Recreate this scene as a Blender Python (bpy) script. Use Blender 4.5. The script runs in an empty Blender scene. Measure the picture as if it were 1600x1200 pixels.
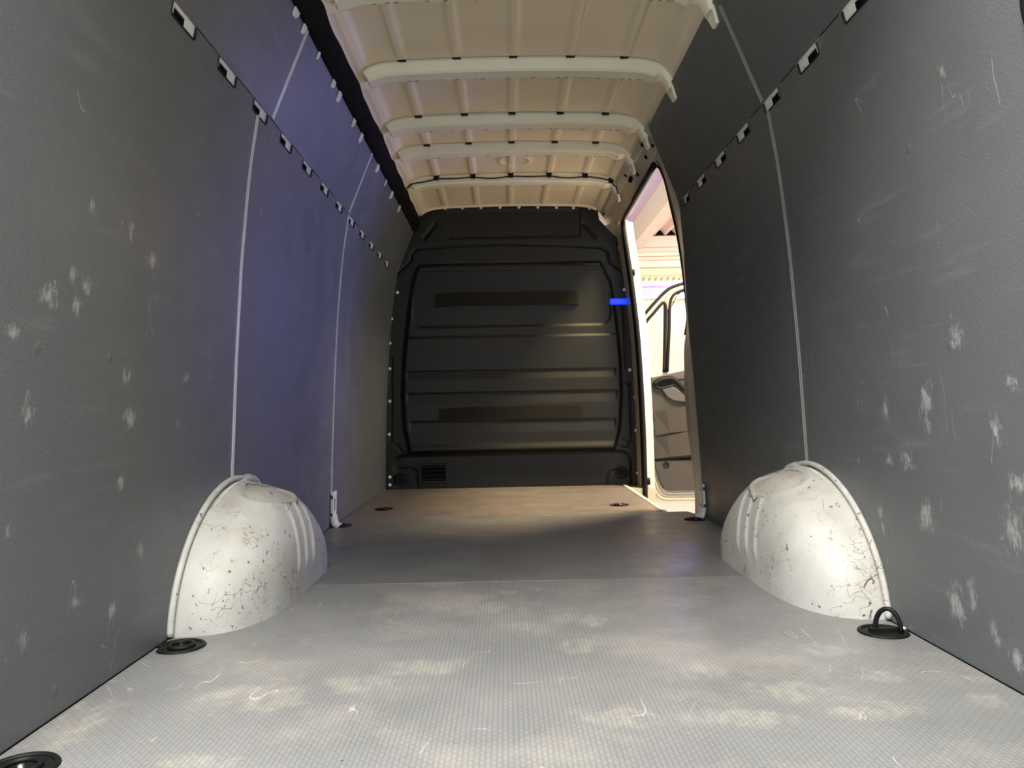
import bpy, bmesh, math, random
import numpy as np
from mathutils import Matrix, Vector
random.seed(7); np.random.seed(7)
S = bpy.context.scene
C = S.collection

# ------------------------------------------------------------------ camera, world, lights, exposure
F = 1200.0
CAM = Vector((-0.057, 0.0, 0.55))
ROLL = math.radians(1.1); VPX, VPY = 790.0, 636.0
_u, _v = VPX - 800.0, -(VPY - 600.0)
_a = _u * math.cos(-ROLL) - _v * math.sin(-ROLL); _b = _u * math.sin(-ROLL) + _v * math.cos(-ROLL)
ROT = (Matrix.Rotation(math.atan(_a / F), 3, 'Z') @ Matrix.Rotation(math.radians(90) + math.atan(-_b / F), 3, 'X')
       @ Matrix.Rotation(-ROLL, 3, 'Z'))
cam = bpy.data.objects.new('camera', bpy.data.cameras.new('camera')); C.objects.link(cam)
cam.data.sensor_width = 36.0; cam.data.lens = 36.0 * F / 1600.0; cam.data.clip_start = 0.02
cam.matrix_world = Matrix.Translation(CAM) @ ROT.to_4x4()
S.camera = cam

W = bpy.data.worlds.new('daylight'); S.world = W; W.use_nodes = True
W.node_tree.nodes['Background'].inputs[0].default_value = (0.90, 0.96, 1.0, 1)
W.node_tree.nodes['Background'].inputs[1].default_value = 1.3

def lamp(name, kind, loc, power, col, size=0.3, aim=None):
    l = bpy.data.lights.new(name, kind); o = bpy.data.objects.new(name, l); C.objects.link(o)
    o.location = loc; l.energy = power; l.color = col
    if kind == 'AREA': l.size = size
    else: l.shadow_soft_size = size
    if aim is not None:
        o.rotation_euler = (Vector(aim) - Vector(loc)).to_track_quat('-Z', 'Y').to_euler()
    return o
lamp('unseen_hall_lamp', 'AREA', (3.3, 4.7, 3.1), 115, (1.0, 0.78, 0.62), 1.2, (2.6, 5.2, 0))
lamp('unseen_hall_lamp', 'AREA', (1.62, 4.32, 3.05), 200, (1.0, 0.78, 0.42), 0.45, (1.2, 4.5, 0))
lamp('unseen_hall_lamp', 'AREA', (4.2, 8.8, 3.0), 120, (1.0, 0.80, 0.64), 1.2, (3.4, 11.5, 1.0))  # unseen lamp added to brighten the far hall wall
bs = lamp('blue_sign_lamp', 'AREA', (3.1, 6.35, 1.15), 44, (0.20, 0.22, 1.0), 0.8, (-0.85, 3.1, 0.9))
lamp('rear_hall_lamp', 'AREA', (-0.52, 0.05, 3.1), 210, (1.0, 0.95, 0.87), 1.2, (0.0, 1.0, 0.0))
bs.data.shape = 'RECTANGLE'; bs.data.size_y = 0.35

vs = S.view_settings
vs.view_transform = 'Standard'; vs.look = 'None'; vs.gamma = 1.0; vs.exposure = 0.90
try: vs.use_curve_mapping = False
except Exception: pass
S.cycles.use_denoising = True
S.cycles.max_bounces = 10; S.cycles.diffuse_bounces = 7; S.cycles.transparent_max_bounces = 12
S.cycles.sample_clamp_indirect = 6.0

# ------------------------------------------------------------------ helpers
def ray(px, py):
    return (ROT @ Vector(((px - 800.0) / F, (600.0 - py) / F, -1.0)))
def P(px, py, Y):                                  # point of the plane y = Y seen at that pixel
    d = ray(px, py); return CAM + d * ((Y - CAM.y) / d.y)
def PZ(px, py, Z=0.0):                             # point of the plane z = Z
    d = ray(px, py); return CAM + d * ((Z - CAM.z) / d.z)
WZ = [-0.30, 0.0, 0.32, 0.71, 1.0, 1.16, 1.30, 1.49, 1.77, 1.85, 1.95]
WX = [0.895, 0.892, 0.883, 0.866, 0.848, 0.833, 0.818, 0.788, 0.675, 0.642, 0.60]
def xw(z): return float(np.interp(z, WZ, WX))      # half width of the load space at height z
def PW(px, py, side):                              # point of the side wall seen at that pixel
    d = ray(px, py); lo, hi = 0.3, 9.0
    for _ in range(60):
        m = (lo + hi) / 2; p = CAM + d * (m / d.y)
        if side * p.x < xw(p.z): lo = m
        else: hi = m
    return CAM + d * (lo / d.y)
def srgb(r, g, b):
    f = lambda c: (c / 255 / 12.92) if c / 255 <= 0.04045 else ((c / 255 + 0.055) / 1.055) ** 2.4
    return (f(r), f(g), f(b), 1)

def link(name, me, mat=None, parent=None, smooth=False, off=None):
    o = bpy.data.objects.new(name, me); C.objects.link(o)
    if mat is not None: me.materials.append(mat)
    if smooth:
        for p in me.polygons: p.use_smooth = True
    if parent is not None:
        o.parent = parent
        if off is None: off = parent.location
    if off is not None:
        me.transform(Matrix.Translation(-Vector(off)))
        if parent is None: o.location = off
    return o
def mesh(name, verts, faces, mat=None, parent=None, smooth=False, off=None):
    me = bpy.data.meshes.new(name); me.from_pydata([tuple(v) for v in verts], [], faces); me.update()
    bm = bmesh.new(); bm.from_mesh(me); bmesh.ops.recalc_face_normals(bm, faces=bm.faces); bm.to_mesh(me); bm.free()
    return link(name, me, mat, parent, smooth, off)
class MB:
    def __init__(s): s.v = []; s.f = []
    def add(s, v, f):
        n = len(s.v); s.v += [tuple(p) for p in v]; s.f += [tuple(i + n for i in q) for q in f]; return s
    def box(s, x0, x1, y0, y1, z0, z1):
        return s.add([(x0,y0,z0),(x1,y0,z0),(x1,y1,z0),(x0,y1,z0),(x0,y0,z1),(x1,y0,z1),(x1,y1,z1),(x0,y1,z1)],
                     [(0,3,2,1),(4,5,6,7),(0,1,5,4),(1,2,6,5),(2,3,7,6),(3,0,4,7)])
    def grid(s, fn, nu, nv, skip=None, closeu=False):
        n = len(s.v)
        for j in range(nv + 1):
            for i in range(nu + 1): s.v.append(tuple(fn(i / nu, j / nv)))
        for j in range(nv):
            for i in range(nu):
                if skip and skip(i, j): continue
                a = n + j * (nu + 1) + i
                s.f.append((a, a + 1, a + nu + 2, a + nu + 1))
        return s
    def strip(s, A, B):
        n = len(s.v); k = len(A)
        s.v += [tuple(p) for p in A] + [tuple(p) for p in B]
        s.f += [(n + i, n + i + 1, n + k + i + 1, n + k + i) for i in range(k - 1)]; return s
    def tube(s, path, r, seg=8, closed=False, flat=1.0):
        path = [Vector(p) for p in path]; n = len(s.v); k = len(path)
        prev = None
        for i, p in enumerate(path):
            a = path[(i - 1) % k] if (closed or i > 0) else p
            b = path[(i + 1) % k] if (closed or i < k - 1) else p
            t = (b - a).normalized()
            if prev is None:
                up = Vector((0, 0, 1)) if abs(t.z) < 0.9 else Vector((1, 0, 0))
                e1 = t.cross(up).normalized()
            else:
                e1 = (prev - t * prev.dot(t)).normalized()
            prev = e1; e2 = t.cross(e1)
            rr = r[i] if isinstance(r, (list, tuple)) else r
            for j in range(seg):
                th = 2 * math.pi * j / seg
                s.v.append(tuple(p + e1 * (rr * math.cos(th)) + e2 * (rr * flat * math.sin(th))))
        for i in range(k if closed else k - 1):
            for j in range(seg):
                a = n + i * seg + j; b = n + i * seg + (j + 1) % seg
                c = n + ((i + 1) % k) * seg + (j + 1) % seg; d = n + ((i + 1) % k) * seg + j
                s.f.append((a, b, c, d))
        if not closed:
            s.f.append(tuple(n + j for j in range(seg))); s.f.append(tuple(n + (k - 1) * seg + j for j in range(seg)))
        return s
    def prism(s, pts, d):                            # polygon extruded by the vector d
        d = Vector(d); n = len(s.v); k = len(pts)
        s.v += [tuple(p) for p in pts] + [tuple(Vector(p) + d) for p in pts]
        s.f += [tuple(range(n, n + k)), tuple(range(n + 2 * k - 1, n + k - 1, -1))]
        s.f += [(n + i, n + (i + 1) % k, n + k + (i + 1) % k, n + k + i) for i in range(k)]; return s
    def lathe(s, prof, c, axis='Z', seg=20):         # (r, h) pairs turned about an axis through c
        n = len(s.v); k = len(prof); c = Vector(c)
        for i in range(seg):
            th = 2 * math.pi * i / seg
            for r, h in prof:
                a, b = r * math.cos(th), r * math.sin(th)
                s.v.append(tuple(c + (Vector((a, b, h)) if axis == 'Z' else Vector((a, h, b)) if axis == 'Y' else Vector((h, a, b)))))
        for i in range(seg):
            for j in range(k - 1):
                a = n + i * k + j; b = n + ((i + 1) % seg) * k + j
                s.f.append((a, b, b + 1, a + 1))
        return s
    def build(s, name, mat=None, parent=None, smooth=False, off=None): return mesh(name, s.v, s.f, mat, parent, smooth, off)
def bevel(o, w=0.004, n=2, ang=40):
    m = o.modifiers.new('bevel', 'BEVEL'); m.width = w; m.segments = n; m.limit_method = 'ANGLE'; m.angle_limit = math.radians(ang)
    return o
def solid(o, t, offset=-1):
    m = o.modifiers.new('solid', 'SOLIDIFY'); m.thickness = t; m.offset = offset; return o
def tag(o, label=None, cat=None, group=None, kind=None):
    for k, v in (('label', label), ('category', cat), ('group', group), ('kind', kind)):
        if v: o[k] = v
    return o
def empty(name, loc, label=None, cat=None, group=None, kind=None):
    o = bpy.data.objects.new(name, None); C.objects.link(o); o.location = loc; o.empty_display_size = 0.05
    return tag(o, label, cat, group, kind)
def copy_tree(o, parent=None):
    c = o.copy(); C.objects.link(c); c.parent = parent
    for ch in list(o.children): copy_tree(ch, c)
    return c
def smoothpath(pts, n=6):
    pts = [Vector(p) for p in pts]; out = []
    for i in range(len(pts) - 1):
        p0 = pts[max(i - 1, 0)]; p1 = pts[i]; p2 = pts[i + 1]; p3 = pts[min(i + 2, len(pts) - 1)]
        for k in range(n):
            t = k / n
            out.append(0.5 * ((2 * p1) + (p2 - p0) * t + (2 * p0 - 5 * p1 + 4 * p2 - p3) * t * t + (3 * p1 - p0 - 3 * p2 + p3) * t ** 3))
    out.append(pts[-1]); return out

# ------------------------------------------------------------------ materials
class N:
    def __init__(s, name):
        s.m = bpy.data.materials.new(name); s.m.use_nodes = True; s.t = s.m.node_tree
        s.b = s.t.nodes['Principled BSDF']; s._pos = None
    def n(s, typ, **kw):
        x = s.t.nodes.new(typ)
        for k, v in kw.items(): setattr(x, k, v)
        return x
    def l(s, a, b): s.t.links.new(a, b)
    def pos(s):
        if s._pos is None: s._pos = s.n('ShaderNodeTexCoord').outputs['Object']
        return s._pos
    def mapped(s, scale, rot=(0, 0, 0), loc=(0, 0, 0)):
        m = s.n('ShaderNodeMapping'); m.inputs['Scale'].default_value = scale; m.inputs['Rotation'].default_value = rot
        m.inputs['Location'].default_value = loc
        s.l(s.pos(), m.inputs['Vector']); return m.outputs[0]
    def noise(s, scale, detail=4, rough=0.55, vec=None, dist=0.0):
        x = s.n('ShaderNodeTexNoise'); x.inputs['Scale'].default_value = scale; x.inputs['Detail'].default_value = detail
        x.inputs['Roughness'].default_value = rough; x.inputs['Distortion'].default_value = dist
        s.l(vec if vec is not None else s.pos(), x.inputs['Vector']); return x.outputs['Fac']
    def ramp(s, v, a, b, lo=0.0, hi=1.0):
        x = s.n('ShaderNodeMapRange'); x.inputs[1].default_value = a; x.inputs[2].default_value = b
        x.inputs[3].default_value = lo; x.inputs[4].default_value = hi
        s.l(v, x.inputs[0]); return x.outputs[0]
    def math(s, op, a, b=0.0):
        x = s.n('ShaderNodeMath', operation=op)
        for i, q in enumerate((a, b)):
            if isinstance(q, (int, float)): x.inputs[i].default_value = q
            else: s.l(q, x.inputs[i])
        return x.outputs[0]
    def mix(s, fac, a, b):
        x = s.n('ShaderNodeMix', data_type='RGBA')
        if isinstance(fac, (int, float)): x.inputs[0].default_value = fac
        else: s.l(fac, x.inputs[0])
        for i, q in ((6, a), (7, b)):
            if isinstance(q, tuple): x.inputs[i].default_value = q
            else: s.l(q, x.inputs[i])
        return x.outputs[2]
    def spots(s, lst, wob=None):               # ellipses of wear: (centre, radii) -> mask with soft edge
        out = None
        for c, r in lst:
            a = s.n('ShaderNodeVectorMath', operation='SUBTRACT'); s.l(s.pos(), a.inputs[0]); a.inputs[1].default_value = c
            b = s.n('ShaderNodeVectorMath', operation='MULTIPLY'); s.l(a.outputs[0], b.inputs[0])
            b.inputs[1].default_value = [0 if q == 0 else 1.0 / q for q in r]
            d = s.n('ShaderNodeVectorMath', operation='LENGTH'); s.l(b.outputs[0], d.inputs[0])
            dv = d.outputs['Value'] if wob is None else s.math('ADD', d.outputs['Value'], wob)
            v = s.ramp(dv, 1.0, 0.0)
            out = v if out is None else s.math('MAXIMUM', out, v)
        return out
    def lines(s, scale, width, dens, dscale=6.0, dist=0.6, vec=None):  # short curly scratches: noise contours, broken up by a second noise
        v = s.noise(scale, 2, 0.5, vec, dist)
        d = s.math('ABSOLUTE', s.math('SUBTRACT', v, 0.5))
        ln = s.ramp(d, width, width * 0.4)
        return s.math('MULTIPLY', ln, s.ramp(s.noise(dscale, 3, 0.6), dens, dens + 0.03))
    def bump(s, h, strength=0.3, dist=0.002):
        x = s.n('ShaderNodeBump'); x.inputs['Strength'].default_value = strength; x.inputs['Distance'].default_value = dist
        s.l(h, x.inputs['Height']); s.l(x.outputs[0], s.b.inputs['Normal']); return x
    def col(s, c):
        if isinstance(c, tuple): s.b.inputs['Base Color'].default_value = c
        else: s.l(c, s.b.inputs['Base Color'])
    def rough(s, r):
        if isinstance(r, (int, float)): s.b.inputs['Roughness'].default_value = r
        else: s.l(r, s.b.inputs['Roughness'])
def plain(name, col, rough=0.5, metal=0.0, var=0.12, vs=30.0, spec=None):
    m = N(name); a = tuple(c * (1 - var) for c in col[:3]) + (1,); b = tuple(min(1, c * (1 + var)) for c in col[:3]) + (1,)
    m.col(m.mix(m.noise(vs, 3), a, b)); m.rough(rough); m.b.inputs['Metallic'].default_value = metal
    if spec is not None: m.b.inputs['Specular IOR Level'].default_value = spec
    return m.m

# wall lining: dark grey film-faced plywood with a fine embossed texture, scuffs and chalky rubs
def lining(name, side, spots):
    m = N(name)
    base = m.mix(m.noise(2.2, 5, 0.6), (0.066, 0.073, 0.076, 1), (0.084, 0.090, 0.092, 1))
    streak = m.ramp(m.noise(1.0, 4, 0.6, m.mapped((1, 3.0, 26))), 0.57, 0.75)
    base = m.mix(m.math('MULTIPLY', streak, 0.25), base, (0.17, 0.175, 0.18, 1))
    br = m.noise(1.0, 6, 0.75, m.mapped((60, 130, 45)))
    wob = m.math('MULTIPLY', m.math('SUBTRACT', m.noise(16, 5, 0.7), 0.5), 2.2)
    sp = m.spots([((p.x, p.y, p.z), (0, a, b)) for (p, a, b) in spots], wob)
    chalk = m.math('MULTIPLY', m.ramp(m.math('ADD', m.math('MULTIPLY', sp, 0.35), br), 0.66, 0.92), m.ramp(sp, 0.0, 0.3))
    fleck = m.math('MULTIPLY', m.ramp(m.noise(1.0, 2, 0.6, m.mapped((14, 40, 14))), 0.765, 0.80),
                   m.ramp(m.noise(3.0, 2), 0.46, 0.60))
    sc = m.math('MULTIPLY', m.lines(3.2, 0.0035, 0.60, 5.0, 1.2, m.mapped((1, 1.5, 0.5))), 0.5)
    f = m.math('MINIMUM', m.math('ADD', m.math('MAXIMUM', m.math('MULTIPLY', chalk, 0.45), fleck), m.math('MULTIPLY', sc, 0.6)), 0.5)
    m.col(m.mix(f, base, (0.40, 0.405, 0.40, 1)))
    v = m.n('ShaderNodeTexVoronoi'); v.inputs['Scale'].default_value = 190.0; m.l(m.mapped((1, 1, 1)), v.inputs['Vector'])
    dent = m.spots([((PWc.x, PWc.y, PWc.z), (0, 0.013, 0.013)) for PWc in dents[side]])
    h = m.math('ADD', m.math('MULTIPLY', v.outputs['Distance'], 0.55), m.math('MULTIPLY', dent, 2.4))
    m.bump(h, 0.35, 0.0018)
    m.rough(m.ramp(m.noise(6, 4), 0.3, 0.7, 0.40, 0.52)); m.b.inputs['Specular IOR Level'].default_value = 0.55
    return m.m
dents = {-1: [PW(58,545,-1), PW(171,560,-1), PW(255,570,-1), PW(86,1080,-1)],
         1: [PW(1392,553,1), PW(1485,540,1), PW(1318,566,1), PW(1420,232,1)]}
def sl(side, rows): return [(PW(x, y, side), a, b) for x, y, a, b in rows]
M = {}
M['lining_left'] = lining('lining_left', -1, sl(-1, [(75,462,.05,.035),(113,432,.03,.035),(137,450,.025,.025),(240,410,.05,.045),(120,480,.03,.03),
    (203,655,.05,.045),(198,590,.04,.03),(277,662,.03,.02),(12,832,.025,.025),(45,640,.03,.05),(118,940,.03,.03),(175,955,.03,.035),(190,754,.03,.03),(143,320,.02,.03),
    (35,1000,.03,.04),(220,860,.03,.03),(20,520,.03,.02),(290,590,.04,.03)]))
M['lining_right'] = lining('lining_right', 1, sl(1, [(1586,832,.06,.09),(1495,945,.045,.075),(1551,980,.035,.05),(1556,670,.03,.05),(1590,755,.04,.04),(1495,520,.045,.05),
    (1445,620,.05,.07),(1447,810,.05,.06),(1385,640,.035,.06),(1472,112,.022,.028),(1520,932,.03,.05),(1580,600,.03,.03),(1420,720,.05,.05),(1390,720,.03,.04),(1590,1030,.03,.04),(1376,800,.02,.05),(1450,670,.03,.04)]))

def floor_mat(name, c1, c2, worn, spots, wearlvl, seed):
    m = N(name)
    b = m.n('ShaderNodeTexBrick'); m.l(m.mapped((1, 1, 1), (0, 0, math.radians(90)), (seed, 0, 0)), b.inputs['Vector'])
    b.inputs['Scale'].default_value = 1.0; b.inputs['Brick Width'].default_value = 0.018; b.inputs['Row Height'].default_value = 0.009
    b.inputs['Mortar Size'].default_value = 0.0016; b.inputs['Mortar Smooth'].default_value = 0.3
    b.inputs['Color1'].default_value = (1, 1, 1, 1); b.inputs['Color2'].default_value = (0.86, 0.86, 0.86, 1); b.inputs['Mortar'].default_value = (0.35, 0.35, 0.35, 1)
    base = m.mix(m.noise(3.2, 6, 0.62), c1, c2)
    w0 = m.ramp(m.noise(2.1, 7, 0.68, m.mapped((1, 1, 1), loc=(seed * 3, 1, 0))), wearlvl, wearlvl + 0.16)
    base = m.mix(m.math('MULTIPLY', w0, 0.55), base, worn)
    if spots:
        wob = m.math('MULTIPLY', m.math('SUBTRACT', m.noise(9, 7, 0.75), 0.5), 3.0)
        sp = m.spots(spots, wob)
        k = m.math('MULTIPLY', m.ramp(sp, 0.0, 0.45), m.ramp(m.noise(1.0, 5, 0.7, m.mapped((30, 12, 1))), 0.35, 0.65))
        base = m.mix(m.math('MULTIPLY', k, 0.40), base, (0.36, 0.33, 0.275, 1))
    scr = m.math('MAXIMUM', m.lines(2.6, 0.003, 0.56, 4.0, 1.5, m.mapped((1.4, 0.6, 1))), m.lines(9.0, 0.004, 0.66, 5.0, 0.8))
    base = m.mix(m.math('MULTIPLY', scr, 0.40), base, (0.5, 0.5, 0.47, 1))
    blk = m.math('MULTIPLY', m.ramp(m.noise(1.0, 2, 0.5, m.mapped((26, 34, 1))), 0.76, 0.79), 0.8)
    base = m.mix(blk, base, (0.03, 0.03, 0.03, 1))
    mul = m.n('ShaderNodeMix', data_type='RGBA', blend_type='MULTIPLY'); mul.inputs[0].default_value = 0.34
    m.l(base, mul.inputs[6]); m.l(b.outputs['Color'], mul.inputs[7]); m.col(mul.outputs[2])
    m.rough(m.ramp(m.noise(5, 5, 0.65), 0.25, 0.75, 0.26, 0.52))
    m.bump(b.outputs['Color'], 0.35, 0.0008)
    return m.m
fs = lambda rows: [(tuple(PZ(x, y)), (a, b, 0)) for x, y, a, b in rows]
fspots = fs([(1090,1050,.055,.07),(1285,1015,.07,.05),(1370,1058,.07,.04),(1545,1095,.07,.04),(1230,1080,.08,.06),(770,950,.035,.08),(795,925,.05,.03),(660,1040,.10,.06),
             (900,1010,.06,.07),(400,1090,.12,.08),(830,885,.04,.05),(780,872,.05,.05),(120,1130,.07,.12),(300,1190,.08,.04),(985,1120,.08,.05),(560,1070,.08,.06),(1150,1120,.12,.05),(1370,1110,.1,.05),(930,970,.04,.06)])
M['floor_rear'] = floor_mat('floor_rear', (0.105, 0.108, 0.109, 1), (0.195, 0.196, 0.193, 1), (0.265, 0.243, 0.218, 1), fspots, 0.50, 0.0)
M['floor_mid'] = floor_mat('floor_mid', (0.086, 0.088, 0.088, 1), (0.150, 0.150, 0.149, 1), (0.15, 0.14, 0.125, 1), None, 0.60, 0.7)  # darker than the rear board: falling light put into its colour
M['floor_front'] = floor_mat('floor_front', (0.095, 0.085, 0.079, 1), (0.152, 0.136, 0.122, 1), (0.20, 0.13, 0.085, 1), None, 0.52, 1.9)

def worn_white(name, base, dirt, scr=0.52, rust=True, oval=None):
    m = N(name)
    c = m.mix(m.ramp(m.noise(7, 6, 0.6), 0.35, 0.75), base, dirt)
    if rust:
        r = m.math('MULTIPLY', m.ramp(m.noise(11, 6, 0.7, m.mapped((1, 1, 1), loc=(3, 1, 2))), 0.62, 0.78), 0.35)
        c = m.mix(r, c, (0.36, 0.22, 0.13, 1))
    l1 = m.lines(13.0, 0.006, scr, 6.0, 1.4); l2 = m.lines(26.0, 0.011, scr + 0.05, 9.0, 0.8, m.mapped((1, 1, 1), loc=(7, 3, 1)))
    sp = m.ramp(m.noise(60, 2, 0.5), 0.695, 0.72)
    k = m.math('MAXIMUM', m.math('MAXIMUM', l1, l2), sp)
    if oval is not None:                              # rubbed line round the dished crown, mostly on its inner edge
        d = m.spots([((oval * 0.024, 0.03, 0.3), (0.068, 0.175, 2.0))], m.math('MULTIPLY', m.math('SUBTRACT', m.noise(9, 4, 0.6), 0.5), 0.5))
        wob = m.math('ABSOLUTE', m.math('SUBTRACT', d, 0.035))
        rg = m.math('MULTIPLY', m.ramp(wob, 0.034, 0.010), m.ramp(m.noise(5, 4, 0.7, m.mapped((1, 1, 1), loc=(2, 2, 5))), 0.46, 0.54))
        sx = m.n('ShaderNodeSeparateXYZ'); m.l(m.pos(), sx.inputs[0])
        rg = m.math('MULTIPLY', rg, m.ramp(sx.outputs['Z'], 0.20, 0.24))
        k = m.math('MAXIMUM', k, rg)
        br = m.math('MULTIPLY', m.ramp(m.math('MULTIPLY', d, 4.0), 0.0, 0.3), 0.30)
        br = m.math('MULTIPLY', br, m.ramp(sx.outputs['Z'], 0.20, 0.24))
        c = m.mix(br, c, (0.33, 0.27, 0.22, 1))
    k = m.math('MINIMUM', k, 0.85)
    m.col(m.mix(k, c, (0.035, 0.03, 0.027, 1)))
    m.rough(m.ramp(m.noise(9, 4), 0.3, 0.7, 0.5, 0.65)); m.b.inputs['Specular IOR Level'].default_value = 0.35
    m.bump(m.noise(18, 3), 0.10, 0.01)
    return m.m
for _n, _o in (('arch_left', 1), ('arch_right', -1)):
    M[_n] = worn_white(_n, (0.42, 0.42, 0.40, 1), (0.31, 0.295, 0.255, 1), oval=_o)
M['body_white'] = worn_white('body_white', (0.60, 0.60, 0.57, 1), (0.50, 0.49, 0.45, 1), 0.66, False)
M['pillar'] = plain('pillar_paint', (0.45, 0.40, 0.30, 1), 0.32, var=0.05, vs=8)
M['roof'] = plain('roof_paint', (0.70, 0.62, 0.46, 1), 0.38, var=0.08, vs=5)
M['bow'] = plain('bow_paint', (0.74, 0.71, 0.57, 1), 0.36, var=0.06, vs=9)
M['body_dark'] = plain('body_cavity', (0.10, 0.10, 0.095, 1), 0.7)
M['black'] = plain('black_plastic', (0.004, 0.004, 0.004, 1), 0.55, var=0.3, vs=60, spec=0.2)
M['rubber'] = plain('rubber', (0.004, 0.004, 0.004, 1), 0.55, var=0.2, spec=0.2)
M['channel'] = plain('channel_foam', (0.007, 0.0065, 0.005, 1), 0.9, var=0.6, vs=25, spec=0.05)
m = N('bulkhead_plastic'); m.col(m.mix(m.noise(4, 5, 0.6), (0.0045, 0.0044, 0.0036, 1), (0.0062, 0.0060, 0.0050, 1)))
m.b.inputs['Specular IOR Level'].default_value = 0.35; m.rough(0.5); m.bump(m.noise(420, 2, 0.5), 0.15, 0.001); M['bulkhead'] = m.m
M['foam'] = plain('brown_foam', (0.0048, 0.0036, 0.0015, 1), 0.75, var=0.35, vs=40, spec=0.25)
M['strip_light'] = plain('strip_light', (0.36, 0.36, 0.37, 1), 0.35, var=0.25, vs=14)
M['strip_grey'] = plain('strip_grey', (0.17, 0.17, 0.155, 1), 0.35, var=0.15, vs=14)
M['rivet'] = plain('rivet_white', (0.80, 0.80, 0.78, 1), 0.3, var=0.03)
M['steel'] = plain('steel', (0.55, 0.54, 0.52, 1), 0.3, 1.0, 0.08)
M['dark'] = plain('hollow_dark', (0.006, 0.006, 0.006, 1), 0.9, spec=0.0)
M['trim_grey'] = plain('door_trim', (0.024, 0.020, 0.0145, 1), 0.55, var=0.1, vs=10)
M['trim_lilac'] = plain('door_trim_pale', (0.048, 0.043, 0.045, 1), 0.45, var=0.06, vs=10)  # paler trim with the mauve light on the arm pad in its colour
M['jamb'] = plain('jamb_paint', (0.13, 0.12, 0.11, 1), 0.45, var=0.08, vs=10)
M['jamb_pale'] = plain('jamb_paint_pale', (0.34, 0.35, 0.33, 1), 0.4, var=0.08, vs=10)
M['hall_white'] = plain('hall_white', (0.74, 0.65, 0.47, 1), 0.6, var=0.03, vs=3)
M['hall_pink'] = plain('hall_pink', (0.74, 0.57, 0.49, 1), 0.55, var=0.04, vs=3)
M['hall_blue_lit'] = plain('hall_blue_lit', (0.62, 0.50, 0.74, 1), 0.55, var=0.04, vs=3)  # pale hall surfaces with the blue lamp's light put into the colour
M['hall_sheet'] = plain('hall_sheet', (0.74, 0.60, 0.40, 1), 0.45, var=0.05, vs=3)
M['ground'] = plain('ground_concrete', (0.52, 0.50, 0.46, 1), 0.8, var=0.15, vs=2.5)
m = N('blue_lens'); m.col((0.01, 0.03, 0.8, 1)); m.rough(0.3)
m.b.inputs['Emission Color'].default_value = (0.005, 0.05, 1.0, 1); m.b.inputs['Emission Strength'].default_value = 0.55; M['blue'] = m.m
m = N('pane_glass'); t = m.t
tr = m.n('ShaderNodeBsdfTransparent'); tr.inputs[0].default_value = (0.93, 0.95, 0.93, 1)
gl = m.n('ShaderNodeBsdfGlossy'); gl.inputs['Roughness'].default_value = 0.03
fr = m.n('ShaderNodeFresnel'); fr.inputs[0].default_value = 1.5
mx = m.n('ShaderNodeMixShader'); m.l(fr.outputs[0], mx.inputs[0]); m.l(tr.outputs[0], mx.inputs[1]); m.l(gl.outputs[0], mx.inputs[2])
m.l(mx.outputs[0], t.nodes['Material Output'].inputs[0]); M['glass'] = m.m

Y0, YB = 1.02, 5.30                                   # rear edge of the load space, bulkhead plane
# ------------------------------------------------------------------ floor
floor = MB().box(-0.95, 0.76, Y0, YB + 0.1, -0.06, -0.014).box(0.76, 0.95, Y0, 3.92, -0.06, -0.014).build('floor', M['body_dark'])
tag(floor, kind='structure')
FS1, FS2 = 2.445, 3.935
def board(pts, mat):
    o = MB().prism([(x, y, -0.012) for x, y in pts], (0, 0, 0.012)).build('floor_board', mat, floor); bevel(o, 0.0015, 1); return o
board([(-0.889, Y0), (0.889, Y0), (0.889, FS1 - 0.001), (-0.889, FS1 - 0.001)], M['floor_rear'])
board([(-0.889, FS1 + 0.001), (0.889, FS1 + 0.001), (0.889, 3.80), (0.862, FS2 - 0.002), (-0.889, FS2 - 0.002)], M['floor_mid'])
board([(-0.889, FS2 + 0.002), (0.735, FS2 + 0.002), (0.745, 4.6), (0.752, YB - 0.01), (-0.889, YB - 0.01)], M['floor_front'])
MB().box(0.735, 0.756, FS2, YB - 0.02, -0.02, 0.004).build('edge_trim', M['hall_sheet'], floor)
# step well beside the sliding door
MB().box(0.757, 0.93, 5.12, YB, -0.20, -0.006).build('step_riser', M['pillar'], floor)
MB().box(0.757, 0.905, 5.09, 5.119, -0.16, -0.10).build('step_black_strip', M['dark'], floor)  # black strip across the lower part of the riser
MB().box(0.74, 0.93, 3.92, YB, -0.32, -0.30).build('step_tread', M['rubber'], floor)

# ------------------------------------------------------------------ side walls
def skin(side, segs):
    mb = MB()
    for y0, y1, z0, z1 in segs:
        zs = list(np.linspace(z0, z1, 14))
        mb.strip([(side * (xw(z) + 0.07), y0, z) for z in zs], [(side * (xw(z) + 0.07), y1, z) for z in zs])
    zs = list(np.linspace(-0.05, 1.9, 14))
    mb.strip([(side * (xw(z) + 0.0125), Y0, z) for z in zs], [(side * (xw(z) + 0.07), Y0, z) for z in zs])
    return mb
wl = skin(-1, [(Y0, 5.45, -0.3, 1.95)]).build('wall_left', M['body_white'], smooth=True); tag(wl, kind='structure')
wr = skin(1, [(Y0, 3.90, -0.3, 1.95), (3.90, 5.16, 1.83, 1.95), (3.90, 5.16, -0.34, -0.30)]).build('wall_right', M['body_white'], smooth=True); tag(wr, kind='structure')

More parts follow.
